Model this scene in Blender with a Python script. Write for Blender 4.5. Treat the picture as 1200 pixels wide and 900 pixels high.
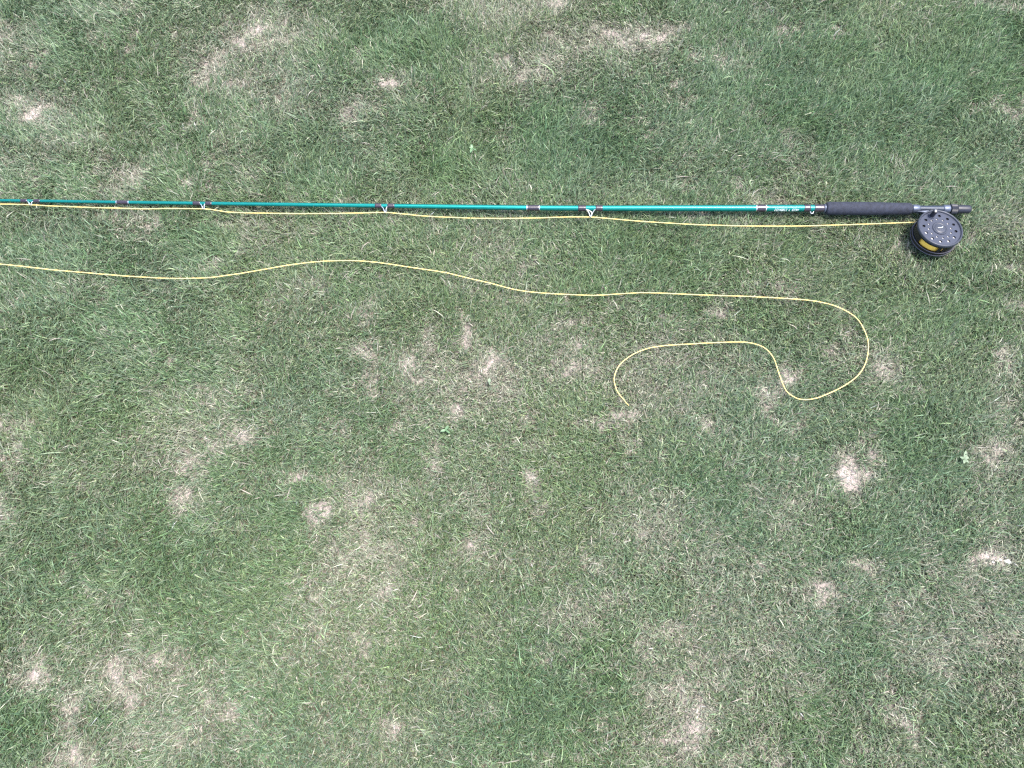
import bpy, math, random
import numpy as np
from mathutils import Vector, Matrix

random.seed(7)
rng = np.random.default_rng(11)
scene = bpy.context.scene
for o in list(bpy.data.objects):
    bpy.data.objects.remove(o)
COL = scene.collection

# ------------------------------------------------------------------ camera
F = 924.0                      # focal length in photo pixels (1200 wide)
H = 1.335                      # eye height above the lawn
TH = math.radians(18.5)        # tilt away from straight down
cam_data = bpy.data.cameras.new("camera")
cam_data.sensor_width = 36.0
cam_data.lens = F / 1200.0 * 36.0
cam_data.clip_start = 0.02
cam_data.clip_end = 500.0
cam = bpy.data.objects.new("camera", cam_data)
cam.location = (0, 0, H)
cam.rotation_euler = (TH, 0, 0)
COL.objects.link(cam)
scene.camera = cam

# ------------------------------------------------------------------ light: bright, mostly overcast daylight
SUN_EL, SUN_ROT = math.radians(75), math.radians(78)
world = bpy.data.worlds.new("World")
scene.world = world
world.use_nodes = True
wn = world.node_tree
bg = wn.nodes["Background"]
sky = wn.nodes.new("ShaderNodeTexSky")
sky.sky_type = 'NISHITA'
sky.sun_disc = False
sky.sun_elevation = SUN_EL
sky.sun_rotation = SUN_ROT
sky.air_density = 1.0
sky.dust_density = 3.0
sky.ozone_density = 1.0
wn.links.new(sky.outputs[0], bg.inputs[0])
bg.inputs[1].default_value = 0.10

sun_data = bpy.data.lights.new("sun", 'SUN')
sun_data.energy = 1.5
sun_data.angle = math.radians(12)
sun_data.color = (1.0, 0.97, 0.93)
sun = bpy.data.objects.new("sun", sun_data)
sd = Vector((math.sin(SUN_ROT) * math.cos(SUN_EL), math.cos(SUN_ROT) * math.cos(SUN_EL), math.sin(SUN_EL)))
sun.rotation_euler = sd.to_track_quat('Z', 'Y').to_euler()
sun.location = sd * 20
COL.objects.link(sun)

vs = scene.view_settings
vs.view_transform = 'Standard'
vs.look = 'None'
vs.gamma = 1.0
vs.use_curve_mapping = False
vs.exposure = 2.32
scene.cycles.pixel_filter_type = 'BLACKMAN_HARRIS'
scene.cycles.filter_width = 1.35
scene.cycles.use_denoising = False          # keep the fine grain of the turf
scene.cycles.use_adaptive_sampling = False
scene.cycles.max_bounces = 6

# ------------------------------------------------------------------ helpers
CT, ST = math.cos(TH), math.sin(TH)

def G(px, py, z=0.0):
    """ground point (at height z) under a point measured on the photograph"""
    a, b = px - 600.0, 450.0 - py
    d = Vector((a, ST * F + CT * b, -CT * F + ST * b))
    t = (z - H) / d.z
    return Vector((d.x * t, d.y * t, z))

def proj(x, y, z):
    d = ST * y - CT * (z - H)
    u = CT * y + ST * (z - H)
    return 600.0 + F * x / d, 450.0 - F * u / d

def nmat(name, base, rough=0.5, metal=0.0, spec=0.5, coat=0.0, bump=0.0, bscale=300.0, var=0.0, vscale=60.0):
    m = bpy.data.materials.new(name)
    m.use_nodes = True
    nt = m.node_tree
    p = nt.nodes["Principled BSDF"]
    p.inputs["Base Color"].default_value = (*base, 1)
    p.inputs["Roughness"].default_value = rough
    p.inputs["Metallic"].default_value = metal
    p.inputs["Specular IOR Level"].default_value = spec
    p.inputs["Coat Weight"].default_value = coat
    p.inputs["Coat Roughness"].default_value = 0.12
    tc = nt.nodes.new("ShaderNodeTexCoord")
    if var > 0:
        n = nt.nodes.new("ShaderNodeTexNoise")
        n.inputs["Scale"].default_value = vscale
        n.inputs["Detail"].default_value = 6
        r = nt.nodes.new("ShaderNodeValToRGB")
        r.color_ramp.elements[0].position = 0.3
        r.color_ramp.elements[1].position = 0.72
        r.color_ramp.elements[0].color = (*[c * (1 - var) for c in base], 1)
        r.color_ramp.elements[1].color = (*[min(1, c * (1 + var)) for c in base], 1)
        nt.links.new(tc.outputs["Object"], n.inputs["Vector"])
        nt.links.new(n.outputs["Fac"], r.inputs["Fac"])
        nt.links.new(r.outputs["Color"], p.inputs["Base Color"])
    if bump > 0:
        n = nt.nodes.new("ShaderNodeTexNoise")
        n.inputs["Scale"].default_value = bscale
        n.inputs["Detail"].default_value = 4
        b = nt.nodes.new("ShaderNodeBump")
        b.inputs["Strength"].default_value = bump
        b.inputs["Distance"].default_value = 0.001
        nt.links.new(tc.outputs["Object"], n.inputs["Vector"])
        nt.links.new(n.outputs["Fac"], b.inputs["Height"])
        nt.links.new(b.outputs["Normal"], p.inputs["Normal"])
    return m

M = {
    'teal': nmat("teal_lacquer", (0.004, 0.20, 0.175), 0.35, 0.72, 0.5, 0.15, var=0.08, vscale=120),
    'thread': nmat("black_thread", (0.020, 0.013, 0.022), 0.36, 0.0, 0.5, 0.45, 0.3, 900, 0.2, 400),
    'silver': nmat("bright_wire", (0.78, 0.78, 0.76), 0.28, 1.0),
    'foam': nmat("charcoal_foam", (0.018, 0.021, 0.034), 0.82, 0.0, 0.4, 0.0, 0.5, 700, 0.35, 160),
    'seat': nmat("dark_grey_anodised", (0.024, 0.033, 0.052), 0.42, 0.3, 0.5, 0.0, 0.1, 500, 0.12, 90),
    'hood': nmat("satin_hood", (0.09, 0.105, 0.145), 0.46, 0.6, 0.5, 0.0, 0.1, 500, 0.1, 90),
    'plastic': nmat("black_plastic", (0.012, 0.013, 0.022), 0.45, 0.0, 0.5, 0.0, 0.15, 500, 0.2, 80),
    'face': nmat("graphite_reel_face", (0.024, 0.029, 0.048), 0.45, 0.0, 0.5, 0.0, 0.12, 600, 0.12, 120),
    'rimm': nmat("reel_rim", (0.032, 0.036, 0.050), 0.42, 0.1, 0.45, 0.0, 0.1, 600, 0.12, 120),
    'frame': nmat("reel_frame_black", (0.006, 0.006, 0.009), 0.40, 0.0, 0.4, 0.0, 0.1, 600, 0.2, 100),
    'edge': nmat("bare_metal_edge", (0.55, 0.55, 0.56), 0.45, 1.0),
    'turned': nmat("turned_edge_grey", (.10, .095, .12), .35, .4),
    'line': nmat("yellow_line_coating", (0.68, 0.52, 0.20), 0.55, 0.0, 0.35, 0.0, 0.0, 1, 0.07, 30),
    'wound': nmat("wound_yellow_line", (0.95, 0.57, 0.065), 0.45, 0.0, 0.5, 0.1, 0.0, 1, 0.1, 60),
    'white': nmat("white_print", (0.8, 0.82, 0.8), 0.5),
    'pebble': nmat("white_stone", (0.74, 0.72, 0.70), 0.75, 0, 0.3, 0, 0.5, 300, 0.15, 200),
}

def mesh_obj(name, verts, faces, mat, parent=None, smooth=True, sharp=None, label=None):
    me = bpy.data.meshes.new(name)
    me.from_pydata([tuple(v) for v in verts], [], faces)
    me.materials.append(mat)
    if smooth:
        me.shade_smooth()
        if sharp:
            me.set_sharp_from_angle(angle=math.radians(sharp))
    o = bpy.data.objects.new(name, me)
    COL.objects.link(o)
    if parent is not None:
        o.parent = parent
        o.matrix_parent_inverse = parent_world(parent).inverted()
    if label:
        o['label'] = label
    return o

def parent_world(o):
    m = Matrix.LocRotScale(o.location, o.rotation_euler, o.scale)
    if o.parent:
        m = parent_world(o.parent) @ o.matrix_parent_inverse @ m
    return m

def empty(name, loc, label, cat, group=None, rot=(0, 0, 0)):
    o = bpy.data.objects.new(name, None)
    o.location = loc
    o.rotation_euler = rot
    o.empty_display_size = 0.02
    COL.objects.link(o)
    tag(o, label, cat, group)
    return o

def tag(o, label=None, cat=None, group=None, kind=None):
    for k, v in (('label', label), ('category', cat), ('group', group), ('kind', kind)):
        if v:
            o[k] = v

class MB:
    """collects geometry for one mesh object"""
    def __init__(self):
        self.v, self.f = [], []

    def tube(self, pts, rad, n=8, cap=True):
        pts = [Vector(p) for p in pts]
        if not hasattr(rad, '__len__'):
            rad = [rad] * len(pts)
        up = Vector((0, 0, 1))
        base = len(self.v)
        prev = None
        for i, p in enumerate(pts):
            t = (pts[min(i + 1, len(pts) - 1)] - pts[max(i - 1, 0)])
            t = t.normalized() if t.length > 1e-9 else Vector((1, 0, 0))
            if prev is None:
                a = up if abs(t.dot(up)) < 0.95 else Vector((0, 1, 0))
                u = t.cross(a).normalized()
            else:
                u = (prev - t * prev.dot(t)).normalized()
            prev = u
            w = t.cross(u)
            for k in range(n):
                a = 2 * math.pi * k / n
                self.v.append(p + (u * math.cos(a) + w * math.sin(a)) * rad[i])
        for i in range(len(pts) - 1):
            for k in range(n):
                a, b = base + i * n + k, base + i * n + (k + 1) % n
                self.f.append((a, b, b + n, a + n))
        if cap:
            self.f.append(tuple(base + k for k in reversed(range(n))))
            e = base + (len(pts) - 1) * n
            self.f.append(tuple(e + k for k in range(n)))
        return self

    def lathe(self, prof, c=(0, 0, 0), n=64, a0=0.0, a1=2 * math.pi, axis=None, closed=False):
        """prof: list of (radius, height) round the local z axis at c"""
        full = abs(a1 - a0 - 2 * math.pi) < 1e-6
        m = n if full else n + 1
        base = len(self.v)
        R = Vector((0, 0, 1)).rotation_difference(Vector(axis)).to_matrix() if axis is not None else Matrix.Identity(3)
        for (r, z) in prof:
            for k in range(m):
                a = a0 + (a1 - a0) * k / n
                self.v.append(Vector(c) + R @ Vector((r * math.cos(a), r * math.sin(a), z)))
        L = len(prof)
        for i in range(L if closed else L - 1):
            j = (i + 1) % L
            for k in range(n):
                a, b = base + i * m + k, base + i * m + (k + 1) % m
                c2, d = base + j * m + (k + 1) % m, base + j * m + k
                self.f.append((a, b, c2, d))
        if closed and not full:
            self.f.append(tuple(base + i * m for i in range(L)))
            self.f.append(tuple(base + i * m + n for i in reversed(range(L))))
        return self

    def box(self, c, s, rot=None):
        base = len(self.v)
        for z in (-1, 1):
            for y in (-1, 1):
                for x in (-1, 1):
                    q = Vector((x * s[0] / 2, y * s[1] / 2, z * s[2] / 2))
                    if rot is not None:
                        q = rot @ q
                    self.v.append(Vector(c) + q)
        for f in ((0, 2, 3, 1), (4, 5, 7, 6), (0, 1, 5, 4), (2, 6, 7, 3), (0, 4, 6, 2), (1, 3, 7, 5)):
            self.f.append(tuple(base + i for i in f))
        return self

    def build(self, name, mat, parent=None, smooth=True, sharp=35, label=None):
        return mesh_obj(name, self.v, self.f, mat, parent, smooth, sharp, label)

def smooth_path(pts, per=10):
    """Catmull-Rom through 3-D points"""
    P = [Vector(p) for p in pts]
    out = []
    for i in range(len(P) - 1):
        p0, p1, p2, p3 = P[max(i - 1, 0)], P[i], P[i + 1], P[min(i + 2, len(P) - 1)]
        for k in range(per):
            t = k / per
            out.append(0.5 * ((2 * p1) + (p2 - p0) * t + (2 * p0 - 5 * p1 + 4 * p2 - p3) * t * t + (3 * p1 - p0 - 3 * p2 + p3) * t ** 3))
    out.append(P[-1])
    return out

# value noise for the lay of the land and the wear of the turf
def vnoise(x, y, cell, seed):
    r = np.random.default_rng(seed)
    g = r.random((256, 256)).astype(np.float32)
    u, v = x / cell + 1000.37, y / cell + 1000.71
    i, j = np.floor(u).astype(int), np.floor(v).astype(int)
    fu, fv = u - i, v - j
    fu, fv = fu * fu * (3 - 2 * fu), fv * fv * (3 - 2 * fv)
    i0, j0, i1, j1 = i % 256, j % 256, (i + 1) % 256, (j + 1) % 256
    return (g[i0, j0] * (1 - fu) + g[i1, j0] * fu) * (1 - fv) + (g[i0, j1] * (1 - fu) + g[i1, j1] * fu) * fv

def fbm(x, y, cell, seed, oct=4):
    s, a, t = 0, 1.0, 0
    for k in range(oct):
        s = s + a * vnoise(x, y, cell / 2 ** k, seed + k)
        t += a
        a *= 0.55
    return s / t

def ground_z(x, y):
    return (fbm(x, y, 0.22, 50, 4) - 0.5) * 0.012

# ------------------------------------------------------------------ turf wear, in real places on the lawn
# (photo x, photo y, radius x, radius y, strength)
BARE = [(45,128,38,13,1.),(300,38,38,22,.75),(240,70,30,20,.6),(262,92,44,14,.6),(460,95,24,13,.8),(415,130,34,13,.65),
 (592,70,16,9,.95),(745,43,42,15,1.15),(615,92,22,9,.6),(650,5,22,9,.9),(115,44,14,10,.65),(6,36,20,12,.7),(228,132,12,14,.85),
 (162,208,14,10,.8),(245,168,20,12,.5),(172,262,18,10,.8),(1180,7,40,11,.7),(1188,132,18,20,.6),(925,160,12,8,.6),(965,108,10,6,.6),
 (575,345,24,10,.5),(598,352,24,9,.7),(680,436,22,11,.75),(420,370,14,10,.7),(428,408,30,12,.5),(505,402,9,15,.75),(670,383,20,8,.65),
 (850,368,11,5,.9),(970,411,10,10,.85),(985,362,18,9,.6),(1032,434,20,14,.75),(922,442,12,12,.55),(825,396,20,10,.5),(895,457,25,10,.5),
 (1192,380,15,30,.55),(995,553,18,17,1.5),(984,535,9,10,.9),(1166,655,20,10,1.5),(1010,668,13,11,1.2),(1000,655,8,8,.7),
 (1165,530,16,20,.65),(1175,490,22,22,.55),(506,548,11,14,1.25),(420,588,19,14,.8),(292,508,24,14,.65),(220,585,18,15,.75),(240,553,14,7,.55),
 (155,512,20,10,.5),(560,640,9,10,.8),(485,608,13,7,.7),(707,662,7,6,.75),(452,690,9,12,.65),(392,758,13,14,.6),(430,760,9,9,.7),(640,770,8,12,.8),
 (38,785,20,22,.85),(145,790,26,22,.85),(148,815,15,26,.9),(74,825,15,26,.8),(192,775,28,15,.65),(262,832,20,12,.95),(85,888,24,15,1.),
 (185,868,40,18,.45),(810,840,24,32,.8),(790,878,40,26,.65),(800,800,50,40,.5),(770,770,30,20,.4),(1022,880,25,18,.45),(885,760,14,8,.55),
 (457,855,13,13,.65),(585,838,20,8,.5),(690,785,12,8,.5),(640,590,14,8,.4),(400,500,12,8,.4),(1055,270,10,5,.3),(60,250,12,8,.3),
 (850,260,50,5,.4),(545,262,60,8,.3),(280,262,40,5,.6),(140,225,12,6,.55),(535,440,30,20,.35),(425,650,35,28,.5),(30,310,25,5,.3),
 (590,200,20,12,.4),(330,110,30,10,.3),(880,40,18,9,.3),(1090,215,14,7,.3),(330,560,20,10,.35),(365,340,25,8,.3),
 (720,560,18,9,.35),(610,490,16,9,.4)]
STRAW = [(690,47,70,16,.75),(610,80,50,28,.65),(560,20,60,20,.6),(300,40,60,35,.5),(560,450,60,42,.75),(540,420,60,40,.5),(580,320,40,45,.5),
 (425,650,52,46,.75),(395,690,40,25,.55),(240,850,60,30,.7),(810,440,75,45,.5),(1170,510,40,60,.5),(800,820,60,60,.5),(700,720,60,28,.55),
 (840,650,60,26,.5),(940,600,55,30,.45),(960,710,60,40,.4),(880,760,50,24,.45),(430,860,60,30,.45),(200,520,70,30,.35),(90,150,60,40,.3),
 (230,170,60,40,.35),(860,50,40,40,.35),(970,200,80,40,.35),(1000,400,60,40,.45),(860,690,50,30,.4),(640,400,60,40,.4),(390,430,60,40,.35),
 (160,800,90,40,.5),(380,760,50,40,.4),(1060,870,60,30,.4),(900,870,50,30,.4),(900,235,40,12,.6),(470,250,120,20,.4),(550,560,60,40,.35),
 (1110,720,90,80,.5),(1000,820,80,50,.4),(760,600,60,30,.4),(620,660,50,30,.4),(90,560,60,30,.3),(360,350,50,25,.3)]
LUSH = [(1010,130,150,80,.7),(1140,60,70,70,.7),(660,165,110,55,.75),(850,95,60,60,.4),(345,190,60,60,.3),(480,40,90,45,.5),(110,70,60,40,.35),(25,20,50,35,.5),
 (180,140,60,50,.3),(760,290,90,45,.6),(60,400,90,60,.4),(200,690,150,60,.35),(650,810,100,70,.75),(1085,520,55,50,.4),(350,440,50,30,.25),(90,300,90,30,.4),
 (330,610,40,30,.25),(240,280,50,30,.4),(530,200,60,20,.4),(1050,180,110,60,.5),(900,280,60,30,.3),(40,640,60,50,.3),(25,860,40,40,.5)] + \
 [(120,840,30,20,.6),(930,380,50,30,.4),(700,330,70,25,.45),(1100,640,50,50,.12),(560,720,70,40,.3),(830,560,50,30,.2),(270,520,60,30,.25),(960,845,60,40,.25)]

def blobs(px, py, L):
    s = np.zeros(px.shape, np.float32)
    for (x, y, rx, ry, w) in L:
        m = (np.abs(px - x) < rx * 2.6) & (np.abs(py - y) < ry * 2.6)
        q = ((px[m] - x) / rx) ** 2 + ((py[m] - y) / ry) ** 2
        s[m] = np.maximum(s[m], w * np.exp(-(q ** 1.4) * 0.7))
    return s

def wear(x, y):
    px, py = proj(x, y, 0.0)
    w1 = (fbm(x, y, 0.05, 5, 3) - 0.5) * 30
    w2 = (fbm(x, y, 0.05, 15, 3) - 0.5) * 26
    px, py = px + w1, py + w2
    fine = fbm(x, y, 0.035, 25, 3)
    mid = fbm(x, y, 0.14, 35, 3)
    big = fbm(x, y, 0.4, 45, 3)
    b = blobs(px, py, BARE) * (0.26 + 0.8 * fine)
    b = np.maximum(b, np.clip((fbm(x, y, 0.06, 65, 3) - 0.66) * 4, 0, 0.55))
    s = np.maximum(blobs(px, py, STRAW), .75 * blobs(px, py, [(x, y, rx * 1.5, ry * 1.5, w) for x, y, rx, ry, w in BARE])) * (0.5 + fine) + np.clip((mid - 0.5) * 1.4, -0.2, 0.3) + np.clip((fine - 0.54) * 2.0, 0, 0.35)
    g = blobs(px, py, LUSH) + np.clip((big - 0.55) * 0.8, -0.3, 0.15)
    s = s - .45 * np.clip(g, 0, 1)
    rag = fbm(x, y, 0.016, 125, 2)
    b = np.clip(b * 1.1 + (rag - .5) * 1.3 * (b > .12) - .12, 0, 1.2)
    return b, np.clip(s, 0, 1), np.clip(g, -0.3, 1)

# ------------------------------------------------------------------ ground
def build_ground():
    me_xs = np.concatenate([[-120, -30, -8, -3.5], np.concatenate([np.linspace(-2.6, -1.2, 40)[:-1], np.linspace(-1.2, 1.2, 300), np.linspace(1.2, 2.6, 40)[1:]]), [3.5, 8, 30, 120]])
    me_ys = np.concatenate([[-120, -30, -8, -2.5], np.concatenate([np.linspace(-1.2, -.3, 25)[:-1], np.linspace(-.3, 1.4, 210), np.linspace(1.4, 2.6, 30)[1:]]), [3.5, 8, 30, 120]])
    X, Y = np.meshgrid(me_xs, me_ys, indexing='ij')
    Z = ground_z(X, Y)
    far = np.maximum(np.abs(X), np.abs(Y)) > 3
    Z[far] = 0
    V = np.stack([X, Y, Z], -1).reshape(-1, 3)
    nx, ny = len(me_xs), len(me_ys)
    fs = [(i * ny + j, (i + 1) * ny + j, (i + 1) * ny + j + 1, i * ny + j + 1) for i in range(nx - 1) for j in range(ny - 1)]
    m = bpy.data.materials.new("soil_and_darkened_thatch")
    m.use_nodes = True
    nt = m.node_tree
    p = nt.nodes["Principled BSDF"]
    p.inputs["Roughness"].default_value = 0.95
    p.inputs["Specular IOR Level"].default_value = 0.15
    tc = nt.nodes.new("ShaderNodeTexCoord")
    n1 = nt.nodes.new("ShaderNodeTexNoise"); n1.inputs["Scale"].default_value = 42; n1.inputs["Detail"].default_value = 10; n1.inputs["Roughness"].default_value = 0.7
    n2 = nt.nodes.new("ShaderNodeTexNoise"); n2.inputs["Scale"].default_value = 420; n2.inputs["Detail"].default_value = 6; n2.inputs["Roughness"].default_value = 0.75
    r1 = nt.nodes.new("ShaderNodeValToRGB")
    e = r1.color_ramp.elements
    e[0].position, e[0].color = 0.28, (0.20, 0.17, 0.15, 1)
    e[1].position, e[1].color = 0.75, (0.37, 0.335, 0.31, 1)
    k = r1.color_ramp.elements.new(0.5); k.color = (0.28, 0.245, 0.225, 1)
    r2 = nt.nodes.new("ShaderNodeValToRGB")
    r2.color_ramp.elements[0].position, r2.color_ramp.elements[0].color = 0.33, (0.55, 0.53, 0.52, 1)
    r2.color_ramp.elements[1].position, r2.color_ramp.elements[1].color = 0.66, (1.25, 1.25, 1.22, 1)
    mx = nt.nodes.new("ShaderNodeMix"); mx.data_type = 'RGBA'; mx.blend_type = 'MULTIPLY'; mx.inputs[0].default_value = 1.0
    # beyond the bladed lawn the turf is too far off to tell blades apart: green noise
    n3 = nt.nodes.new("ShaderNodeTexNoise"); n3.inputs["Scale"].default_value = 9; n3.inputs["Detail"].default_value = 12; n3.inputs["Roughness"].default_value = 0.8
    r3 = nt.nodes.new("ShaderNodeValToRGB")
    r3.color_ramp.elements[0].position, r3.color_ramp.elements[0].color = 0.35, (0.06, 0.11, 0.05, 1)
    r3.color_ramp.elements[1].position, r3.color_ramp.elements[1].color = 0.68, (0.22, 0.25, 0.14, 1)
    ln = nt.nodes.new("ShaderNodeVectorMath"); ln.operation = 'LENGTH'
    sub = nt.nodes.new("ShaderNodeVectorMath"); sub.operation = 'SUBTRACT'; sub.inputs[1].default_value = (0, 0.6, 0)
    mr = nt.nodes.new("ShaderNodeMapRange"); mr.inputs[1].default_value = 1.15; mr.inputs[2].default_value = 1.7
    mx2 = nt.nodes.new("ShaderNodeMix"); mx2.data_type = 'RGBA'
    at = nt.nodes.new("ShaderNodeAttribute"); at.attribute_name = "worn"
    mxb = nt.nodes.new("ShaderNodeMix"); mxb.data_type = 'RGBA'; mxb.inputs[6].default_value = (.105, .094, .064, 1)  # thatch colour darkened to deepen shade between blades; worn spots stay paler
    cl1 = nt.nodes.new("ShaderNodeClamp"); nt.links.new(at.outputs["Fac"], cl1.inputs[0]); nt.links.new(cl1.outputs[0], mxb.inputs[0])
    bp = nt.nodes.new("ShaderNodeBump"); bp.inputs["Strength"].default_value = 0.8; bp.inputs["Distance"].default_value = 0.004
    L = nt.links.new
    for n in (n1, n2, n3):
        L(tc.outputs["Object"], n.inputs["Vector"])
    L(tc.outputs["Object"], sub.inputs[0]); L(sub.outputs[0], ln.inputs[0]); L(ln.outputs["Value"], mr.inputs[0])
    L(n1.outputs["Fac"], r1.inputs[0]); L(n2.outputs["Fac"], r2.inputs[0]); L(n3.outputs["Fac"], r3.inputs[0])
    mp = nt.nodes.new("ShaderNodeMapRange"); mp.inputs[1].default_value = .95; mp.inputs[2].default_value = 1.5
    mxp = nt.nodes.new("ShaderNodeMix"); mxp.data_type = 'RGBA'; mxp.inputs[7].default_value = (.42, .355, .335, 1)
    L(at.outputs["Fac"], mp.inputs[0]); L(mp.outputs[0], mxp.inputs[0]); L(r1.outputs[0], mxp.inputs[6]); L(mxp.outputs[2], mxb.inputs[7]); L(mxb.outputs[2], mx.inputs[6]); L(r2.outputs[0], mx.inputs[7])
    L(mr.outputs[0], mx2.inputs[0]); L(mx.outputs[2], mx2.inputs[6]); L(r3.outputs[0], mx2.inputs[7])
    L(mx2.outputs[2], p.inputs["Base Color"])
    L(n2.outputs["Fac"], bp.inputs["Height"]); L(bp.outputs["Normal"], p.inputs["Normal"])
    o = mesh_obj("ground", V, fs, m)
    wb, ws, wg = wear(V[:, 0], V[:, 1])
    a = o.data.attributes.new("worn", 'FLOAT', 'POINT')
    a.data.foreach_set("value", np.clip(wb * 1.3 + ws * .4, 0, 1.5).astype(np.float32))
    tag(o, "dry pinkish brown soil and thatch under the lawn", kind='structure')
build_ground()

# ------------------------------------------------------------------ the rod's lie on the grass
ROD_X = np.array([-520, -300, -100, 0, 35, 140, 240, 450, 625, 690, 860, 920, 965, 1018, 1068, 1110, 1137.])
ROD_Y = np.array([232.4, 233.2, 234.1, 234.8, 235.3, 237, 238.4, 241.2, 243.6, 244.0, 244.0, 243.9, 244.0, 244.4, 244.7, 245.0, 245.4])
ROD_Z = np.array([.020, .019, .0185, .0185, .0185, .019, .0195, .0205, .022, .0225, .0245, .0255, .026, .027, .0275, .028, .028])
ROD_D = np.array([1.7, 2.4, 3.0, 3.4, 3.6, 3.95, 4.35, 5.1, 6.1, 6.5, 7.8, 8.1, 8.4, 8.4, 8.4, 8.4, 8.4])
PXM = 1.60e-3                                   # metres per photo pixel along the rod

def rod_pt(px):
    return G(px, float(np.interp(px, ROD_X, ROD_Y)), float(np.interp(px, ROD_X, ROD_Z)))
def rod_r(px):
    return float(np.interp(px, ROD_X, ROD_D)) * PXM / 2

rod = empty("fly_rod", rod_pt(1018), "long teal green fly fishing rod with black foam grip lying across the grass", "fishing rod")

def rod_tube(name, a, b, rad, mat, n=24, step=8, parent=rod, label=None, shape=None):
    k = max(3, int((b - a) / step) + 1)
    xs = np.linspace(a, b, k)
    mb = MB()
    mb.tube([rod_pt(x) for x in xs], [rad(x) if callable(rad) else rad for x in xs], n)
    return mb.build(name, mat, parent, label=label)

rod_tube("blank", -520, 966, rod_r, M['teal'], 24, 12)

def band(name, a, b, extra=0.0006, mat=None, parent=rod):
    mat = mat or M['thread']
    mb = MB()
    xs = [a, a + 0.35, a + 0.9] + list(np.linspace(a + 1.6, b - 1.6, 4)) + [b - 0.9, b - 0.35, b]
    ex = [0.1, .6, 1.0] + [1.0] * 4 + [1.0, .6, 0.1]
    mb.tube([rod_pt(x) for x in xs], [rod_r(x) + extra * e for x, e in zip(xs, ex)], 24)
    return mb.build(name, mat, parent)

for a, b in ((617.5, 632), (137, 151), (886, 897)):
    w = band("thread_wrap", a, b)
    for c in (a - 0.5, b - 0.6):
        t = MB(); t.tube([rod_pt(c), rod_pt(c + 1.1)], rod_r(c) + 0.0004, 24)
        t.build("silver_trim", M['silver'], w)

# snake guides: bent bright wire bound down at both feet, loop lying towards the line
def guide(a0, a1, b0, b1, apex, wire, ring=False):
    f1 = band("guide_wrap", a0, a1)
    f2 = band("guide_wrap", b0, b1)
    r = rod_r(apex[0])
    pa, pb = rod_pt((a0 + a1) / 2), rod_pt((b0 + b1) / 2)
    ea, eb = rod_pt(a1 + .3), rod_pt(b0 - .3)
    dn = Vector((0, -0.80, 0.60))             # the side of the blank that faces the line
    zc = 0.0195
    ap = G(apex[0], apex[1], zc)
    up = Vector((0, 0, 1))
    pts = [ea + dn * (r - .0004), ea.lerp(ap, .5) + up * .0025, ap + up * .0022 + Vector((-.0011, .0008, 0)), ap + Vector((0, -.0008, 0)),
           ap - up * .0012 + Vector((.0011, .0008, 0)), eb.lerp(ap, .5) + up * .0012, eb + dn * (r - .0004)]
    mb = MB()
    mb.tube(smooth_path(pts, 6), wire, 8)
    if ring:                                   # second, inner bend of the heavier butt guide
        mb.tube(smooth_path([ea + dn * (r + .0007), ea.lerp(ap, .5) + Vector((.0050, 0, .0030)), ap + Vector((.0016, .0034, .0036)), ap + Vector((.0006, 0, .0015))], 6), wire * .8, 8)
    mb.build("line_guide", M['silver'], rod)

guide(677.2, 686.4, 697.6, 706, (692, 254.2), .00105, True)
guide(439.6, 447.2, 454.2, 462.6, (451.3, 249.0), .0009)
guide(226.4, 235, 241, 248.5, (238.4, 244.6), .0009)
guide(24.6, 32.4, 39.6, 47.3, (35.8, 239.8), .0009)
guide(-170, -163, -157, -150, (-160, 238.2), .0008)
guide(-350, -344, -338, -332, (-341, 237.0), .0008)
tt = MB()
tp = rod_pt(-520)
tt.tube([tp + Vector((math.cos(t) * .003 - .003, -.002 + math.sin(t) * .003, 0)) for t in np.linspace(0, 2 * math.pi, 17)], .0006, 6)
tt.build("tip_ring", M['silver'], rod)

# butt windings, hook keeper, winding check
band("butt_wrap", 941.5, 949)
band("butt_wrap", 953.6, 965.3)
kb = rod_pt(951.2)
rk = rod_r(951)
mb = MB()
mb.tube([kb + Vector((math.cos(t) * .0030, -rk * .80 - .0014 + math.sin(t) * .0036, -.001 + math.sin(t) * .001)) for t in np.linspace(0, 2 * math.pi, 17)], .00075, 8)
mb.build("hook_keeper", M['silver'], rod)
mb = MB()
mb.tube([rod_pt(965), rod_pt(965.6), rod_pt(966.6), rod_pt(967.2)], [rk + .0004, rk + .0016, rk + .0016, rk + .0009], 32)
mb.build("winding_check", M['hood'], rod)

# lettering on the blank: tiny slanted white strokes, too small to read in the photograph
def on_blank(px, ang, r):
    c = rod_pt(px)
    return c + Vector((0, -math.sin(ang) * r, math.cos(ang) * r))
mb = MB()
ri = rod_r(915) + .00018
x = 906.8
lr = random.Random(3)
gaps = {7: 1.6, 8: 1.8}
for i in range(13):
    w = 1.35 + lr.random() * .35
    kind = lr.choice("HEUOCL")
    A0, A1 = math.radians(44), math.radians(78)
    def stroke(xa, aa, xb, ab):
        slant = lambda xx, an: xx + (A1 - an) * .55 / (A1 - A0)
        mb.tube([on_blank(slant(xa + (xb - xa) * t, aa + (ab - aa) * t), aa + (ab - aa) * t, ri) for t in (0, .5, 1)], .00030, 4)
    stroke(x, A0, x, A1)
    am = (A0 + A1) / 2
    if kind in "HUO": stroke(x + w * .65, A0, x + w * .65, A1)
    if kind in "EOC": stroke(x, A0, x + w * .65, A0)
    if kind in "EUOCL": stroke(x, A1, x + w * .65, A1)
    if kind in "HE": stroke(x, am, x + w * .6, am)
    x += w + .42 + gaps.get(i, 0)
mb.build("lettering", M['white'], rod)

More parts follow.
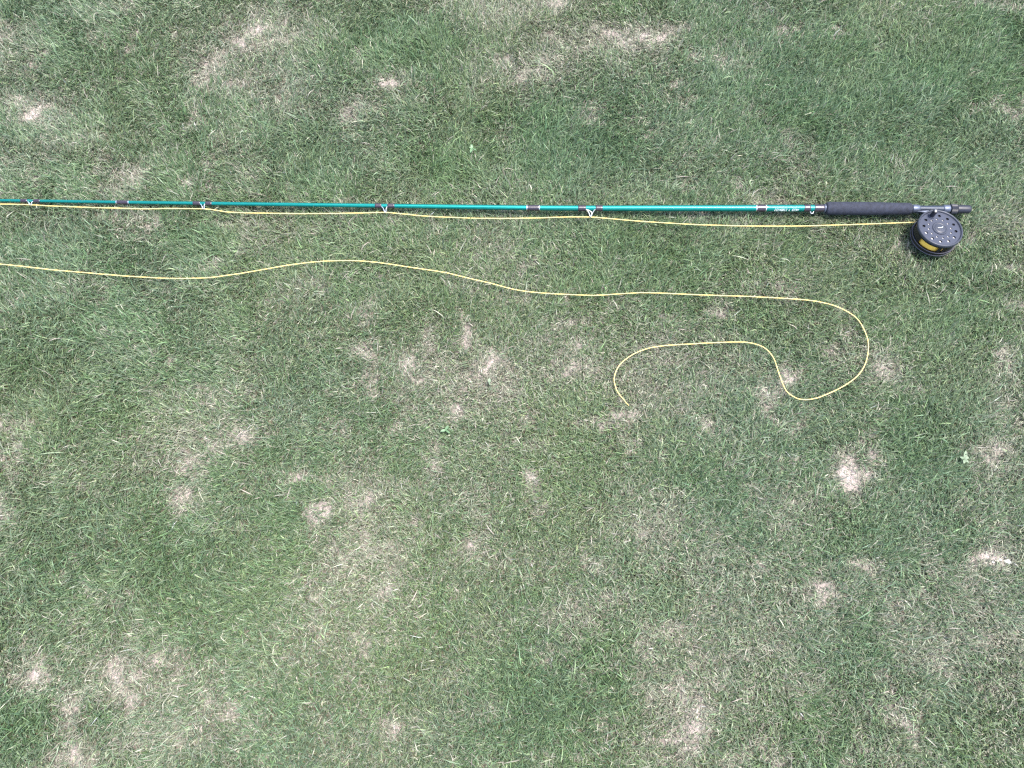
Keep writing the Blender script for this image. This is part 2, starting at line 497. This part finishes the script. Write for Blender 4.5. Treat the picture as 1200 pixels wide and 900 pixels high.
# foam grip: slightly swelled at both ends and waisted, rounded shoulders
GX = [967.2, 967.6, 968.6, 971, 980, 995, 1012, 1030, 1048, 1060, 1064.5, 1066.8, 1067.6]
GR = [.0070, .0098, .0112, .0119, .0121, .0122, .0124, .0120, .0113, .0112, .0110, .0100, .0075]
gp = smooth_path([rod_pt(x) for x in GX], 5)
gr = np.interp(np.linspace(0, len(GX) - 1, len(gp)), range(len(GX)), GR)
MB().tube(gp, list(gr), 40).build("foam_grip", M['foam'], rod)

# reel seat
RS = .0064
rod_tube("reel_seat", 1067, 1113.5, RS, M['seat'], 32)
mb = MB()
xs = [1068.3, 1068.6, 1069.4, 1075.6, 1076.6, 1077]
mb.tube([rod_pt(x) for x in xs], [.0066, .0076, .0080, .0078, .0072, .0066], 32)
o1 = mb.build("fixed_hood", M['hood'], rod)
mb = MB()
xs = [1104.3, 1104.8, 1105.6, 1111.2, 1112, 1112.4]
mb.tube([rod_pt(x) for x in xs], [.0066, .0074, .0079, .0081, .0078, .0070], 32)
mb.build("sliding_hood", M['hood'], rod)
# knurled locking nut
mb = MB()
base_n = 36
ctr = [rod_pt(x) for x in (1112.8, 1113.4, 1120.2, 1121)]
rr = [.0080, .0093, .0093, .0080]
start = len(mb.v)
for p, r in zip(ctr, rr):
    for k in range(base_n * 2):
        a = math.pi * k / base_n
        q = r - (.0005 if k % 2 else 0)
        mb.v.append(p + Vector((0, math.cos(a) * q, math.sin(a) * q)))
nn = base_n * 2
for i in range(3):
    for k in range(nn):
        a, b = i * nn + k, i * nn + (k + 1) % nn
        mb.f.append((a, b, b + nn, a + nn))
mb.f.append(tuple(reversed(range(nn)))); mb.f.append(tuple(3 * nn + k for k in range(nn)))
mb.build("locking_nut", M['plastic'], rod, sharp=20)
mb = MB()
xs = [1120.8, 1121.2, 1122.5, 1130, 1134.5, 1136, 1136.8]
mb.tube([rod_pt(x) for x in xs], [.0072, .0080, .0082, .0081, .0080, .0074, .0060], 32)
mb.build("butt_cap", M['plastic'], rod)

# ------------------------------------------------------------------ the reel
RZ0 = 0.017                                        # underside of the frame, pressed into the grass
RH = 0.036                                         # frame back to spool rim
RTILT = Vector((math.sin(math.radians(6.8)) * .2, math.sin(math.radians(6.8)) * .98, math.cos(math.radians(6.8))))   # the reel lies tipped towards the rod
RSC = 0.965
top_c = G(1102.6, 266.6, RZ0 + RH * RSC * RTILT.z)
RC = top_c - RTILT * (RH * RSC)
RR = 0.0425
reel = empty("fly_reel", RC, "black fly reel with a drilled face and yellow line wound inside at the rod butt", "fishing reel")

def L3(x, y, z):
    return RC + Vector((x, y, z))

# frame back: flat drum with two bright turned edges
mb = MB()
mb.lathe([(0.0, 0), (.0370, 0), (.0408, .0008), (.0420, .0024), (.0420, .0034), (.0413, .0038), (.0413, .0046), (.0420, .0050), (.0420, .0106), (.0414, .0112), (.0395, .0112), (.0395, .0060), (0, .0060)], RC, 96)
frame = mb.build("frame", M['frame'], reel)
for z in (.0030, .0108):
    t = MB()
    t.tube([L3(math.cos(a) * .0420, math.sin(a) * .0420, z) for a in np.linspace(0, 2 * math.pi, 97)], .0006, 6, cap=False)
    t.build("turned_edge", M['turned'], frame)
# walls and pillars between the frame back and the front ring
def wall(a0, a1, n=12):
    t = MB()
    t.lathe([(.0405, .0111), (.0405, .0264), (.0388, .0264), (.0388, .0111)], RC, n, math.radians(a0), math.radians(a1), closed=True)
    t.build("pillar", M['frame'], frame, sharp=30)
for a0, a1 in ((158, 206), (260, 269), (274, 279), (284, 306), (338, 386), (40, 70), (100, 140)):
    wall(a0, a1, max(2, int((a1 - a0) / 4)))
t = MB()
t.lathe([(.0388, .0256), (.0407, .0256), (.0409, .0260), (.0409, .0272), (.0388, .0272)], RC, 96, closed=True)
t.build("front_ring", M['frame'], frame)

# spool: drum of line, rim, drilled face
t = MB()
prof = [(.0100, .0095)]
for i in range(13):
    z = .0088 + i * .00132
    prof += [(.0356, z), (.0362, z + .0004), (.0362, z + .0008)]
prof += [(.0356, .0265), (.0100, .0265)]
t.lathe(prof, RC, 72)
t.build("wound_line", M['wound'], reel, sharp=60)
t = MB()
t.lathe([(.0060, .0270), (.0384, .0270), (.0384, .0300), (.0060, .0300)], RC, 72, closed=True)
spool_wall = t.build("spool_wall", M['frame'], reel)
t = MB()
t.lathe([(.0150, .0301), (.0258, .0301), (.0258, .0311), (.0150, .0311)], RC, 72, closed=True)
t.lathe([(.0259, .0290), (.0350, .0290), (.0350, .0303), (.0259, .0303)], RC, 36, math.radians(188), math.radians(322), closed=True)  # bright arc on one side only, standing in for glints inside the holes
t.build("inner_plate_and_glints", M['edge'], spool_wall)
t = MB()
t.lathe([(.0385, .0296), (.0420, .0298), (.0427, .0302), (.0428, .0325), (.0425, .0345), (.0417, .0357), (.0406, .0360), (.0396, .0356), (.0390, .0348), (.0384, .0322)], RC, 96)
t.build("spool_rim", M['rimm'], reel, sharp=50)

def circle_spline(cu, cx, cy, r, n, rx=None):
    s = cu.splines.new('POLY')
    s.points.add(n - 1)
    for k in range(n):
        a = 2 * math.pi * k / n
        s.points[k].co = (cx + r * math.cos(a), cy + r * math.sin(a), 0, 1)
    s.use_cyclic_u = True
cu = bpy.data.curves.new("face_outline", 'CURVE')
cu.dimensions = '2D'
cu.fill_mode = 'BOTH'
cu.extrude = 0.0004
cu.bevel_depth = 0.0002
cu.bevel_resolution = 1
circle_spline(cu, 0, 0, .0386, 96)
HANDLE_A = math.radians(109)
holes = []
for k in range(12):
    a = HANDLE_A + k * math.pi / 6
    if k:
        holes.append((math.cos(a) * .0302, math.sin(a) * .0302, .0030))
    a = HANDLE_A + (k + .45) * math.pi / 6
    holes.append((math.cos(a) * .0216, math.sin(a) * .0216, .0021))
for (hx, hy, hr) in holes:
    circle_spline(cu, hx, hy, hr, 20)
circle_spline(cu, 0, 0, .0075, 24)
tmp = bpy.data.objects.new("face_outline", cu)
COL.objects.link(tmp)
dg = bpy.context.evaluated_depsgraph_get()
face_me = bpy.data.meshes.new_from_object(tmp.evaluated_get(dg))
bpy.data.objects.remove(tmp)
bpy.data.curves.remove(cu)
face_me.name = "spool_face"
face_me.materials.clear()
face_me.materials.append(M['face'])
fo = bpy.data.objects.new("spool_face", face_me)
COL.objects.link(fo)
fo.parent = reel
fo.location = (0, 0, .0322)
# the drilled holes' bright cut edges
t = MB()
for (hx, hy, hr) in holes:
    t.lathe([(hr * 1.06, .03295), (hr * .94, .0320)], L3(hx, hy, 0), 16)
t.build("hole_edges", M['edge'], fo)

# hub: raised ring, dished cap, small white mark
t = MB()
t.lathe([(.0143, .0326), (.0143, .0338), (.0137, .0344), (.0118, .0344), (.0110, .0338), (.0104, .0336), (.0098, .0340), (.0088, .0343), (0.0, .0345)], RC, 64)
hub = t.build("hub_cap", M['rimm'], reel, sharp=30)
t = MB()
t.tube(smooth_path([L3(-.0050, .0004, .0349), L3(-.0020, .0006, .0350), L3(.0010, .0006, .0350), L3(.0030, .0013, .0350), L3(.0050, .0026, .0349)], 5), [.00025] + [.0006] * 19 + [.0004], 6)
t.build("emblem", M['white'], hub)
t = MB()
t.tube(smooth_path([L3(-.0062, -.0010, .0347), L3(-.0042, -.0040, .0347), L3(-.0005, -.0056, .0346), L3(.0034, -.0045, .0347)], 6), .00030, 6)
t.build("emblem_arc", M['hood'], hub)

# winding handle
hx, hy = math.cos(HANDLE_A) * .0305, math.sin(HANDLE_A) * .0305
t = MB()
t.lathe([(0.0, .0344), (.0058, .0344), (.0062, .0338), (.0062, .0326)], L3(hx, hy, 0), 32)
hp = t.build("handle_plate", M['face'], reel)
t = MB()
t.lathe([(.0036, .0342), (.0046, .0350), (.0044, .0385), (.0042, .0430), (.0046, .0470), (.0049, .0486), (.0045, .0497), (.0034, .0500), (.0029, .0495), (0.0, .0495)], L3(hx, hy, 0), 28)
hd = t.build("handle", M['plastic'], reel, sharp=50)
t = MB()
t.lathe([(.0023, .0495), (.0023, .0502), (.0013, .0507), (0, .0508)], L3(hx, hy, 0), 16)
t.build("rivet", M['edge'], hd)

# foot that the hoods clamp, and its stem
reel.rotation_euler = Vector((0, 0, 1)).rotation_difference(RTILT).to_euler()
reel.scale = (RSC,) * 3
seat_c = rod_pt(1090)
f0, f1 = rod_pt(1070.5), rod_pt(1111)
t = MB()
n = 16
base = 0
prof_w = []
for i in range(n + 1):
    s = i / n
    c = f0.lerp(f1, s)
    e = math.sin(math.pi * min(max(s, .02), .98))
    hw = .0030 + .0022 * e
    th = .0009 + .0032 * e ** 2
    y0 = c.y - RS - .0002
    t.v += [Vector((c.x, y0, c.z - hw)), Vector((c.x, y0, c.z + hw)), Vector((c.x, y0 - th, c.z + hw * .75)), Vector((c.x, y0 - th, c.z - hw * .75))]
for i in range(n):
    for k in range(4):
        a, b = i * 4 + k, i * 4 + (k + 1) % 4
        t.f.append((a, b, b + 4, a + 4))
t.f += [(3, 2, 1, 0), tuple(n * 4 + k for k in range(4))]
ft = t.build("reel_foot", M['hood'], reel, sharp=40)
t = MB()
ya, yb = seat_c.y - RS - .003, RC.y + .0385
t.box(((RC.x + seat_c.x) / 2, (ya + yb) / 2, RZ0 + .0195), (.013, max(.004, ya - yb), .010))
t.build("stem", M['frame'], ft, smooth=False)

# ------------------------------------------------------------------ the line
ZL = 0.0195
def out_of(px_pts, z=ZL):
    return [G(x, y, z) for x, y in px_pts]
L1 = [(1100, 256.5), (1086, 258.5), (1072, 260.3), (1040, 261.6), (1000, 263.2), (950, 264.6), (900, 265), (850, 264.3), (800, 262.4), (750, 259.3), (720, 256.7), (693, 254.4), (660, 254.4),
      (625, 255.6), (580, 256.1), (550, 255.6), (500, 253.4), (470, 250.6), (451, 249.0), (430, 249.5), (400, 250.2), (350, 250.5), (300, 249.7), (270, 248.6), (255, 246.6), (239, 244.7),
      (200, 244.4), (165, 244.8), (140, 244), (100, 243), (60, 241.4), (35.5, 240), (0, 239.2), (-80, 239.2), (-160, 238.3), (-250, 238), (-341, 237.1), (-430, 235), (-522, 233.6)]
L2 = [(-600, 240), (-640, 258), (-600, 281), (-480, 290), (-300, 290), (-150, 297), (0, 309.5), (60, 316), (100, 319.5), (150, 323.7), (200, 326.2), (240, 325.6), (270, 322), (300, 317.4), (340, 310.4), (375, 306.4), (410, 305.4),
      (440, 307.3), (480, 313), (520, 319), (545, 325), (575, 332), (605, 339.6), (640, 343.6), (690, 346), (700, 346.2), (739, 343.6), (760, 343), (820, 345.5), (880, 347.6), (940, 351.2), (970, 356), (991, 364),
      (1006, 375.5), (1015, 392), (1017.7, 407), (1015, 423.5), (1006.6, 438.5), (991, 451), (970, 461.6), (955, 467), (940, 468.2), (929.5, 464.6), (920.5, 456.5), (913, 438.5), (907, 420.5),
      (898, 409.4), (886, 403.4), (871, 401), (844, 401.3), (814, 402.8), (778, 405.2), (757, 409), (739, 417), (725.5, 428.6), (719.8, 443), (722.5, 456.5), (728.5, 465.5), (737, 475.4)]
path = smooth_path(out_of(L1 + L2), 9)
lw = random.Random(5)
wob = [0.0]
for _ in path[1:]:
    wob.append(wob[-1] * .8 + lw.uniform(-.00022, .00022))
path = [p + Vector((0, 0, w)) for p, w in zip(path, wob)]
LR = 0.00088
rads = [LR] * (len(path) - 12) + list(np.linspace(LR, LR * .6, 12))
mb = MB()
mb.tube(path, rads, 10)
ln = mb.build("fly_line", M['line'])
tag(ln, "thin yellow fly line running from the reel beside the rod and curling across the grass", "fishing line")

# ------------------------------------------------------------------ how high the grass may stand (things lying on it press it down)
CELL = 0.001
CX0, CX1, CY0, CY1 = -2.2, 1.7, -0.7, 2.0
NXc, NYc = int((CX1 - CX0) / CELL), int((CY1 - CY0) / CELL)
ceil = np.full((NXc, NYc), 9.0, np.float32)
soft = np.zeros((NXc, NYc), bool)
def stamp_ball(p, r, extra=.0008, is_soft=False):
    R = r + extra
    i0, i1 = int((p.x - R - CX0) / CELL), int((p.x + R - CX0) / CELL) + 1
    j0, j1 = int((p.y - R - CY0) / CELL), int((p.y + R - CY0) / CELL) + 1
    if i0 < 0 or j0 < 0 or i1 >= NXc or j1 >= NYc:
        return
    ii, jj = np.meshgrid(np.arange(i0, i1), np.arange(j0, j1), indexing='ij')
    d = np.hypot(CX0 + (ii + .5) * CELL - p.x, CY0 + (jj + .5) * CELL - p.y)
    zc = p.z - np.sqrt(np.maximum(r * r - d * d, 0)) - .0008
    sub = ceil[i0:i1, j0:j1]
    np.minimum(sub, np.where(d < R, zc, 9.0), out=sub)
    if is_soft:
        soft[i0:i1, j0:j1] |= d < R
for x in np.arange(-520, 1138, .5):
    r = rod_r(x)
    if x > 967: r = float(np.interp(x, [967, 969, 1012, 1066, 1068, 1112, 1113, 1121, 1137], [.0105, .0118, .0124, .0112, .0078, .0078, .0093, .0082, .008]))
    stamp_ball(rod_pt(x), r)
for i in range(len(path) - 1):
    k = max(1, int((path[i + 1] - path[i]).length / .0006))
    for q in range(k):
        stamp_ball(path[i].lerp(path[i + 1], q / k), LR, .0012, True)
i0, i1 = int((RC.x - .046 - CX0) / CELL), int((RC.x + .046 - CX0) / CELL)
j0, j1 = int((RC.y - .046 - CY0) / CELL), int((RC.y + .060 - CY0) / CELL)
ii, jj = np.meshgrid(np.arange(i0, i1), np.arange(j0, j1), indexing='ij')
xx, yy = CX0 + ii * CELL - RC.x, CY0 + jj * CELL - RC.y
d = np.hypot(xx, yy)
inside = (d < .0435) | ((np.abs(xx) < .008) & (yy > 0))
sub = ceil[i0:i1, j0:j1]
np.minimum(sub, np.where(inside, RZ0 - .001, 9.0), out=sub)

def ceil_at(x, y):
    i = ((x - CX0) / CELL).astype(int); j = ((y - CY0) / CELL).astype(int)
    ok = (i >= 0) & (j >= 0) & (i < NXc) & (j < NYc)
    i, j = np.clip(i, 0, NXc - 1), np.clip(j, 0, NYc - 1)
    return np.where(ok, ceil[i, j], 9.0), ok & soft[i, j]

# ------------------------------------------------------------------ grass
def grass_material():
    m = bpy.data.materials.new("grass_blades")
    m.use_nodes = True
    nt = m.node_tree
    p = nt.nodes["Principled BSDF"]
    out = nt.nodes["Material Output"]
    at = nt.nodes.new("ShaderNodeAttribute"); at.attribute_name = "blade_colour"
    p.inputs["Roughness"].default_value = 0.5
    p.inputs["Specular IOR Level"].default_value = 0.5
    tr = nt.nodes.new("ShaderNodeBsdfTranslucent")
    mix = nt.nodes.new("ShaderNodeMixShader"); mix.inputs[0].default_value = 0.28
    nt.links.new(at.outputs["Color"], p.inputs["Base Color"])
    nt.links.new(at.outputs["Color"], tr.inputs["Color"])
    nt.links.new(p.outputs[0], mix.inputs[1]); nt.links.new(tr.outputs[0], mix.inputs[2])
    nt.links.new(mix.outputs[0], out.inputs["Surface"])
    return m
GM = grass_material()

GREENS = np.array([(.108, .178, .078), (.133, .200, .086), (.092, .157, .081), (.157, .210, .126), (.181, .229, .114), (.133, .190, .111)])
STRAWS = np.array([(.31, .31, .235), (.26, .265, .19), (.36, .34, .275), (.31, .265, .225), (.24, .265, .195), (.34, .295, .255)])

def blades(n, x0, x1, y0, y1, length, width, segs, seed, name_keep=None, keep_in=True, thatch=False):
    r = np.random.default_rng(seed)
    x = r.uniform(x0, x1, n); y = r.uniform(y0, y1, n)
    if name_keep is not None:
        k = name_keep(x, y)
        x, y = x[k], y[k]
    b, s, g = wear(x, y)
    u = r.random(x.size)
    if thatch:
        keep = u < np.clip(.28 + .5 * s + .65 * b - .3 * np.clip(g, 0, 1), .08, 1)
    else:
        keep = u > np.clip(b * .85 + s * .12, 0, .92)
    x, y, b, s, g = x[keep], y[keep], b[keep], s[keep], g[keep]
    n = x.size
    # coherent lay of the turf plus a lot of scatter
    flow = fbm(x, y, .16, 77, 3) * 4 * math.pi
    az = flow + r.normal(0, 1.25, n)
    if thatch:
        az = r.uniform(0, 2 * math.pi, n)
    ln_ = length * r.lognormal(0, .30, n) * (1 + .28 * g) * (1 - .35 * np.clip(b, 0, 1)) * (1 - .15 * s)
    wd = width * r.uniform(.65, 1.25, n)
    lean0 = np.abs(r.normal(.36, .36, n))               # angle from upright at the root
    bend = r.normal(.80, .55, n)                        # extra droop along the blade
    if thatch:
        lean0 = r.normal(1.42, .12, n); bend = r.normal(0.05, .2, n)
    tilt_side = r.normal(0, .5, n)
    dx, dy = np.cos(az), np.sin(az)
    ox, oy = -dy, dx
    gz = ground_z(x, y)
    K = segs + 1
    nv = 2 * segs + 1
    V = np.zeros((n, nv, 3), np.float32)
    cx, cy, cz = x.copy(), y.copy(), np.zeros(n)
    curl = r.normal(0, .35, n)
    for i in range(K):
        t = i / segs
        w = wd * (1.0 - .25 * t) * .5 if i < segs else None
        if i:
            a = lean0 + bend * (t - .5 / segs)
            a = np.clip(a, -.2, 1.75)
            st = ln_ / segs
            az2 = az + curl * t
            cx = cx + np.sin(a) * np.cos(az2) * st
            cy = cy + np.sin(a) * np.sin(az2) * st
            cz = np.maximum(cz + np.cos(a) * st, .0006)
        if i < segs:
            wz = np.sin(tilt_side) * w
            wx = np.cos(tilt_side) * w
            V[:, 2 * i, 0] = cx - ox * wx; V[:, 2 * i, 1] = cy - oy * wx; V[:, 2 * i, 2] = cz - wz
            V[:, 2 * i + 1, 0] = cx + ox * wx; V[:, 2 * i + 1, 1] = cy + oy * wx; V[:, 2 * i + 1, 2] = cz + wz
        else:
            V[:, nv - 1, 0] = cx; V[:, nv - 1, 1] = cy; V[:, nv - 1, 2] = cz
    if thatch:
        V[:, :, 2] += r.uniform(.0005, .006, n)[:, None]
    # press down what lies under the rod, reel and line
    C, S = ceil_at(V[:, :, 0], V[:, :, 1])
    C = C - gz[:, None]
    over = r.random(n) < .20
    C = np.where(S & over[:, None], 9.0, C)
    fac = np.min(np.where(V[:, :, 2] > C, C / np.maximum(V[:, :, 2], 1e-4), 1.0), axis=1)
    V[:, :, 2] *= np.clip(fac, .06, 1)[:, None]
    V[:, :, 2] += gz[:, None]
    # colours
    tone = fbm(x, y, .09, 91, 3)
    gi = np.clip(((tone - .5) * 5 + 2.5 + r.normal(0, 1.5, n)), 0, 5).astype(int)
    col = GREENS[gi].copy()
    hue = np.clip((fbm(x, y, .30, 141, 3) - .5) * 5, -1, 1)[:, None]      # yellower and bluer stretches of turf
    col = col * (1 + hue * np.array([.035, .008, -.05]))
    sh = np.clip(g, 0, 1)[:, None]
    col = col * (1 - .24 * sh * np.array([1.1, .55, 1.0]))
    ps = np.clip(.12 + .62 * s + .55 * b - .16 * np.clip(g, 0, 1), .03, .95)
    if thatch:
        ps = np.clip(ps + .6, 0, 1)
    dry = r.random(n) < ps
    sc = STRAWS[r.integers(0, len(STRAWS), n)]
    mixf = np.where(dry, r.uniform(.55, 1.0, n), r.uniform(0, .25, n) * (1 + s) * .6)[:, None]
    col = col * (1 - mixf) + sc * mixf
    col *= r.lognormal(0, .27, n)[:, None]
    old = r.random(n) < .14                              # older, darker blades among the fresh ones
    col[old] *= np.array([.62, .68, .62])
    fresh = r.random(n) < .14
    col[fresh] *= 1.35
    col = np.clip(col, 0.01, .62)
    return V, col.astype(np.float32), segs

def build_stuff(name, parts, mat, label, attr="blade_colour"):
    nv = sum(p[0].shape[0] * p[0].shape[1] for p in parts)
    co = np.empty((nv, 3), np.float32); cl = np.ones((nv, 4), np.float32)
    loops, starts = [], []
    vo = 0; lo = 0
    for V, c, segs in parts:
        n, k, _ = V.shape
        co[vo:vo + n * k] = V.reshape(-1, 3)
        cl[vo:vo + n * k, :3] = np.repeat(c, k, axis=0)
        pat, sizes = [], []
        for i in range(segs - 1):
            pat += [2 * i, 2 * i + 1, 2 * i + 3, 2 * i + 2]; sizes.append(4)
        i = segs - 1
        pat += [2 * i, 2 * i + 1, 2 * i + 2]; sizes.append(3)
        base = vo + np.arange(n) * k
        loops.append((base[:, None] + np.array(pat)[None, :]).reshape(-1).astype(np.int32))
        st = np.concatenate([[0], np.cumsum(sizes)[:-1]])
        starts.append((lo + (np.arange(n) * len(pat))[:, None] + st[None, :]).reshape(-1).astype(np.int32))
        vo += n * k; lo += n * len(pat)
    loops = np.concatenate(loops); starts = np.concatenate(starts)
    me = bpy.data.meshes.new(name)
    me.vertices.add(nv); me.vertices.foreach_set("co", co.ravel())
    me.loops.add(loops.size); me.loops.foreach_set("vertex_index", loops)
    me.polygons.add(starts.size); me.polygons.foreach_set("loop_start", starts)
    me.update(calc_edges=True)
    a = me.attributes.new(attr, 'FLOAT_COLOR', 'POINT')
    a.data.foreach_set("color", cl.ravel())
    me.materials.append(mat)
    me.shade_smooth()
    o = bpy.data.objects.new(name, me)
    COL.objects.link(o)
    tag(o, label, kind='stuff')
    return o

def in_view(x, y, m=25):
    px, py = proj(x, y, 0.0)
    return (px > -m) & (px < 1200 + m) & (py > -m) & (py < 900 + m)
def near_view(x, y):
    return ~in_view(x, y)

X0, X1, Y0, Y1 = -1.15, 1.15, -0.22, 1.38
area = (X1 - X0) * (Y1 - Y0)
main = blades(int(area * 245000), X0, X1, Y0, Y1, .0150, .00155, 2, 101, in_view)
low = blades(int(area * 16000), X0, X1, Y0, Y1, .0190, .0016, 3, 102, in_view)
rim = blades(int(2.9 * 2.2 * 58000), -1.5, 1.5, -.55, 1.75, .019, .0033, 2, 103, near_view)
grass = build_stuff("grass", [main, low, rim], GM, "short worn green lawn grass mixed with straw coloured blades")
th1 = blades(int(area * 80000), X0, X1, Y0, Y1, .011, .0011, 1, 104, in_view, thatch=True)
thatch = build_stuff("dry_thatch", [th1], GM, "dead straw clippings lying flat between the grass blades")

# crumbs of dry soil in the bare spots
def crumbs():
    r = np.random.default_rng(55)
    x = r.uniform(X0, X1, 90000); y = r.uniform(Y0, Y1, 90000)
    k = in_view(x, y); x, y = x[k], y[k]
    b, s, g = wear(x, y)
    k = r.random(x.size) < np.clip((b - .45) * 1.2, 0, .8)
    x, y = x[k][:6000], y[k][:6000]
    z = ground_z(x, y)
    C, _ = ceil_at(x, y)
    mb_v, mb_f = [], []
    for i in range(x.size):
        sz = .0007 + .0018 * r.random() ** 3
        base = len(mb_v)
        for q in ((1, 0, 0), (-1, 0, 0), (0, 1, 0), (0, -1, 0), (0, 0, 1), (0, 0, -.6)):
            j = r.uniform(.6, 1.2)
            mb_v.append((x[i] + q[0] * sz * j, y[i] + q[1] * sz * j, z[i] + sz * .3 + q[2] * sz * j * .8))
        for f in ((0, 2, 4), (2, 1, 4), (1, 3, 4), (3, 0, 4), (2, 0, 5), (1, 2, 5), (3, 1, 5), (0, 3, 5)):
            mb_f.append(tuple(base + q for q in f))
    m = nmat("soil_crumb", (.38, .34, .315), .95, 0, .1, 0, 0, 1, .45, 90)
    o = mesh_obj("soil_crumbs", mb_v, mb_f, m, smooth=False)
    tag(o, "fine crumbs of dry pale soil in the bare spots", kind='stuff')
crumbs()

# ------------------------------------------------------------------ pebbles
def pebble(px, py, size, label, seed, group="white pebbles lying on the lawn"):
    r = random.Random(seed)
    import bmesh
    bm = bmesh.new()
    bmesh.ops.create_icosphere(bm, subdivisions=2, radius=1.0)
    for v in bm.verts:
        k = 1 + r.uniform(-.18, .18)
        v.co = Vector((v.co.x * size * 1.25 * k, v.co.y * size * .85 * k, v.co.z * size * .7 * k))
    me = bpy.data.meshes.new("pebble")
    bm.to_mesh(me); bm.free()
    me.materials.append(M['pebble'])
    o = bpy.data.objects.new("pebble", me)
    p = G(px, py, 0)
    z = float(ground_z(np.array([p.x]), np.array([p.y]))[0])
    o.location = (p.x, p.y, z + size * .45)
    o.rotation_euler = (r.uniform(-.3, .3), r.uniform(-.3, .3), r.uniform(-.9, 0))
    COL.objects.link(o)
    tag(o, label, "pebble", group)
pebble(1179.3, 658.5, .0044, "largest white pebble on the bare soil patch near the right edge", 1)
pebble(1177.2, 653.2, .0018, "tiny white pebble just above the largest pebble on the bare right patch", 2)
pebble(1171, 656, .0019, "small white pebble left of the largest pebble on the bare right patch", 3)
pebble(1162.8, 658.8, .0019, "leftmost small white pebble on the bare patch near the right edge", 4)
pebble(510.8, 565.8, .0024, "lone white pebble below the small bare spot left of centre", 5)

# ------------------------------------------------------------------ small broadleaf weeds
def leaf_mesh(length, width, droop, seed):
    r = random.Random(seed)
    vs, fs = [], []
    n = 6
    for i in range(n + 1):
        t = i / n
        w = width * .5 * math.sin(math.pi * (t * .93 + .05)) ** .8
        z = .25 * length * t - droop * length * t * t
        vs += [(length * t, -w, z + abs(w) * .35), (length * t, 0, z), (length * t, w, z + abs(w) * .35)]
    for i in range(n):
        a = i * 3
        fs += [(a, a + 3, a + 4, a + 1), (a + 1, a + 4, a + 5, a + 2)]
    return vs, fs
LM = nmat("weed_leaf", (.10, .18, .085), .5, 0, .5, 0, .3, 400, .2, 150)
LM2 = nmat("weed_leaf_pale", (.15, .20, .125), .55, 0, .4, 0, .3, 400, .15, 150)
def weed(px, py, leaves, label, mat, seed):
    r = random.Random(seed)
    p = G(px, py, 0)
    z = float(ground_z(np.array([p.x]), np.array([p.y]))[0])
    root = empty("broadleaf_weed", (p.x, p.y, z + .002), label, "weed", "broadleaf weeds in the lawn")
    st = MB(); st.tube([(p.x, p.y, z - .001), (p.x, p.y, z + .008), (p.x, p.y, z + .014)], [.0014, .0011, .0006], 6)
    st.build("stem", mat, root)
    for (ang, ln_, wd, rise) in leaves:
        vs_, fs_ = leaf_mesh(ln_, wd, .25, r.random())
        a = math.radians(ang)
        R = Matrix.Rotation(a, 3, 'Z') @ Matrix.Rotation(-rise, 3, 'Y')
        mesh_obj("leaf", [R @ Vector(v) + Vector((p.x, p.y, z + .013)) for v in vs_], fs_, mat, root)
weed(554, 178, [(110, 0.0090, 0.0052, .3), (250, 0.0120, 0.0052, .2), (320, 0.0112, 0.0028, .3), (170, 0.0067, 0.0042, .3)], "small green broadleaf weed in the lush grass above the middle of the rod", LM, 1)
weed(1125, 540, [(75, 0.0150, 0.0060, .2), (250, 0.0090, 0.0049, .2), (160, 0.0097, 0.0042, .3), (20, 0.0083, 0.0042, .2), (310, 0.0090, 0.0042, .2)], "pale grey green broadleaf weed near the right edge below the reel", LM2, 2)
weed(573.5, 451, [(85, 0.0083, 0.0060, .3), (290, 0.0045, 0.0028, .3)], "single pale heart shaped leaf in the straw patch at the centre", LM2, 3)
weed(523, 506, [(200, 0.0097, 0.0049, .2), (60, 0.0090, 0.0049, .2), (320, 0.0105, 0.0031, .3)], "bright green broadleaf weed right above the bare spot left of centre", LM, 4)
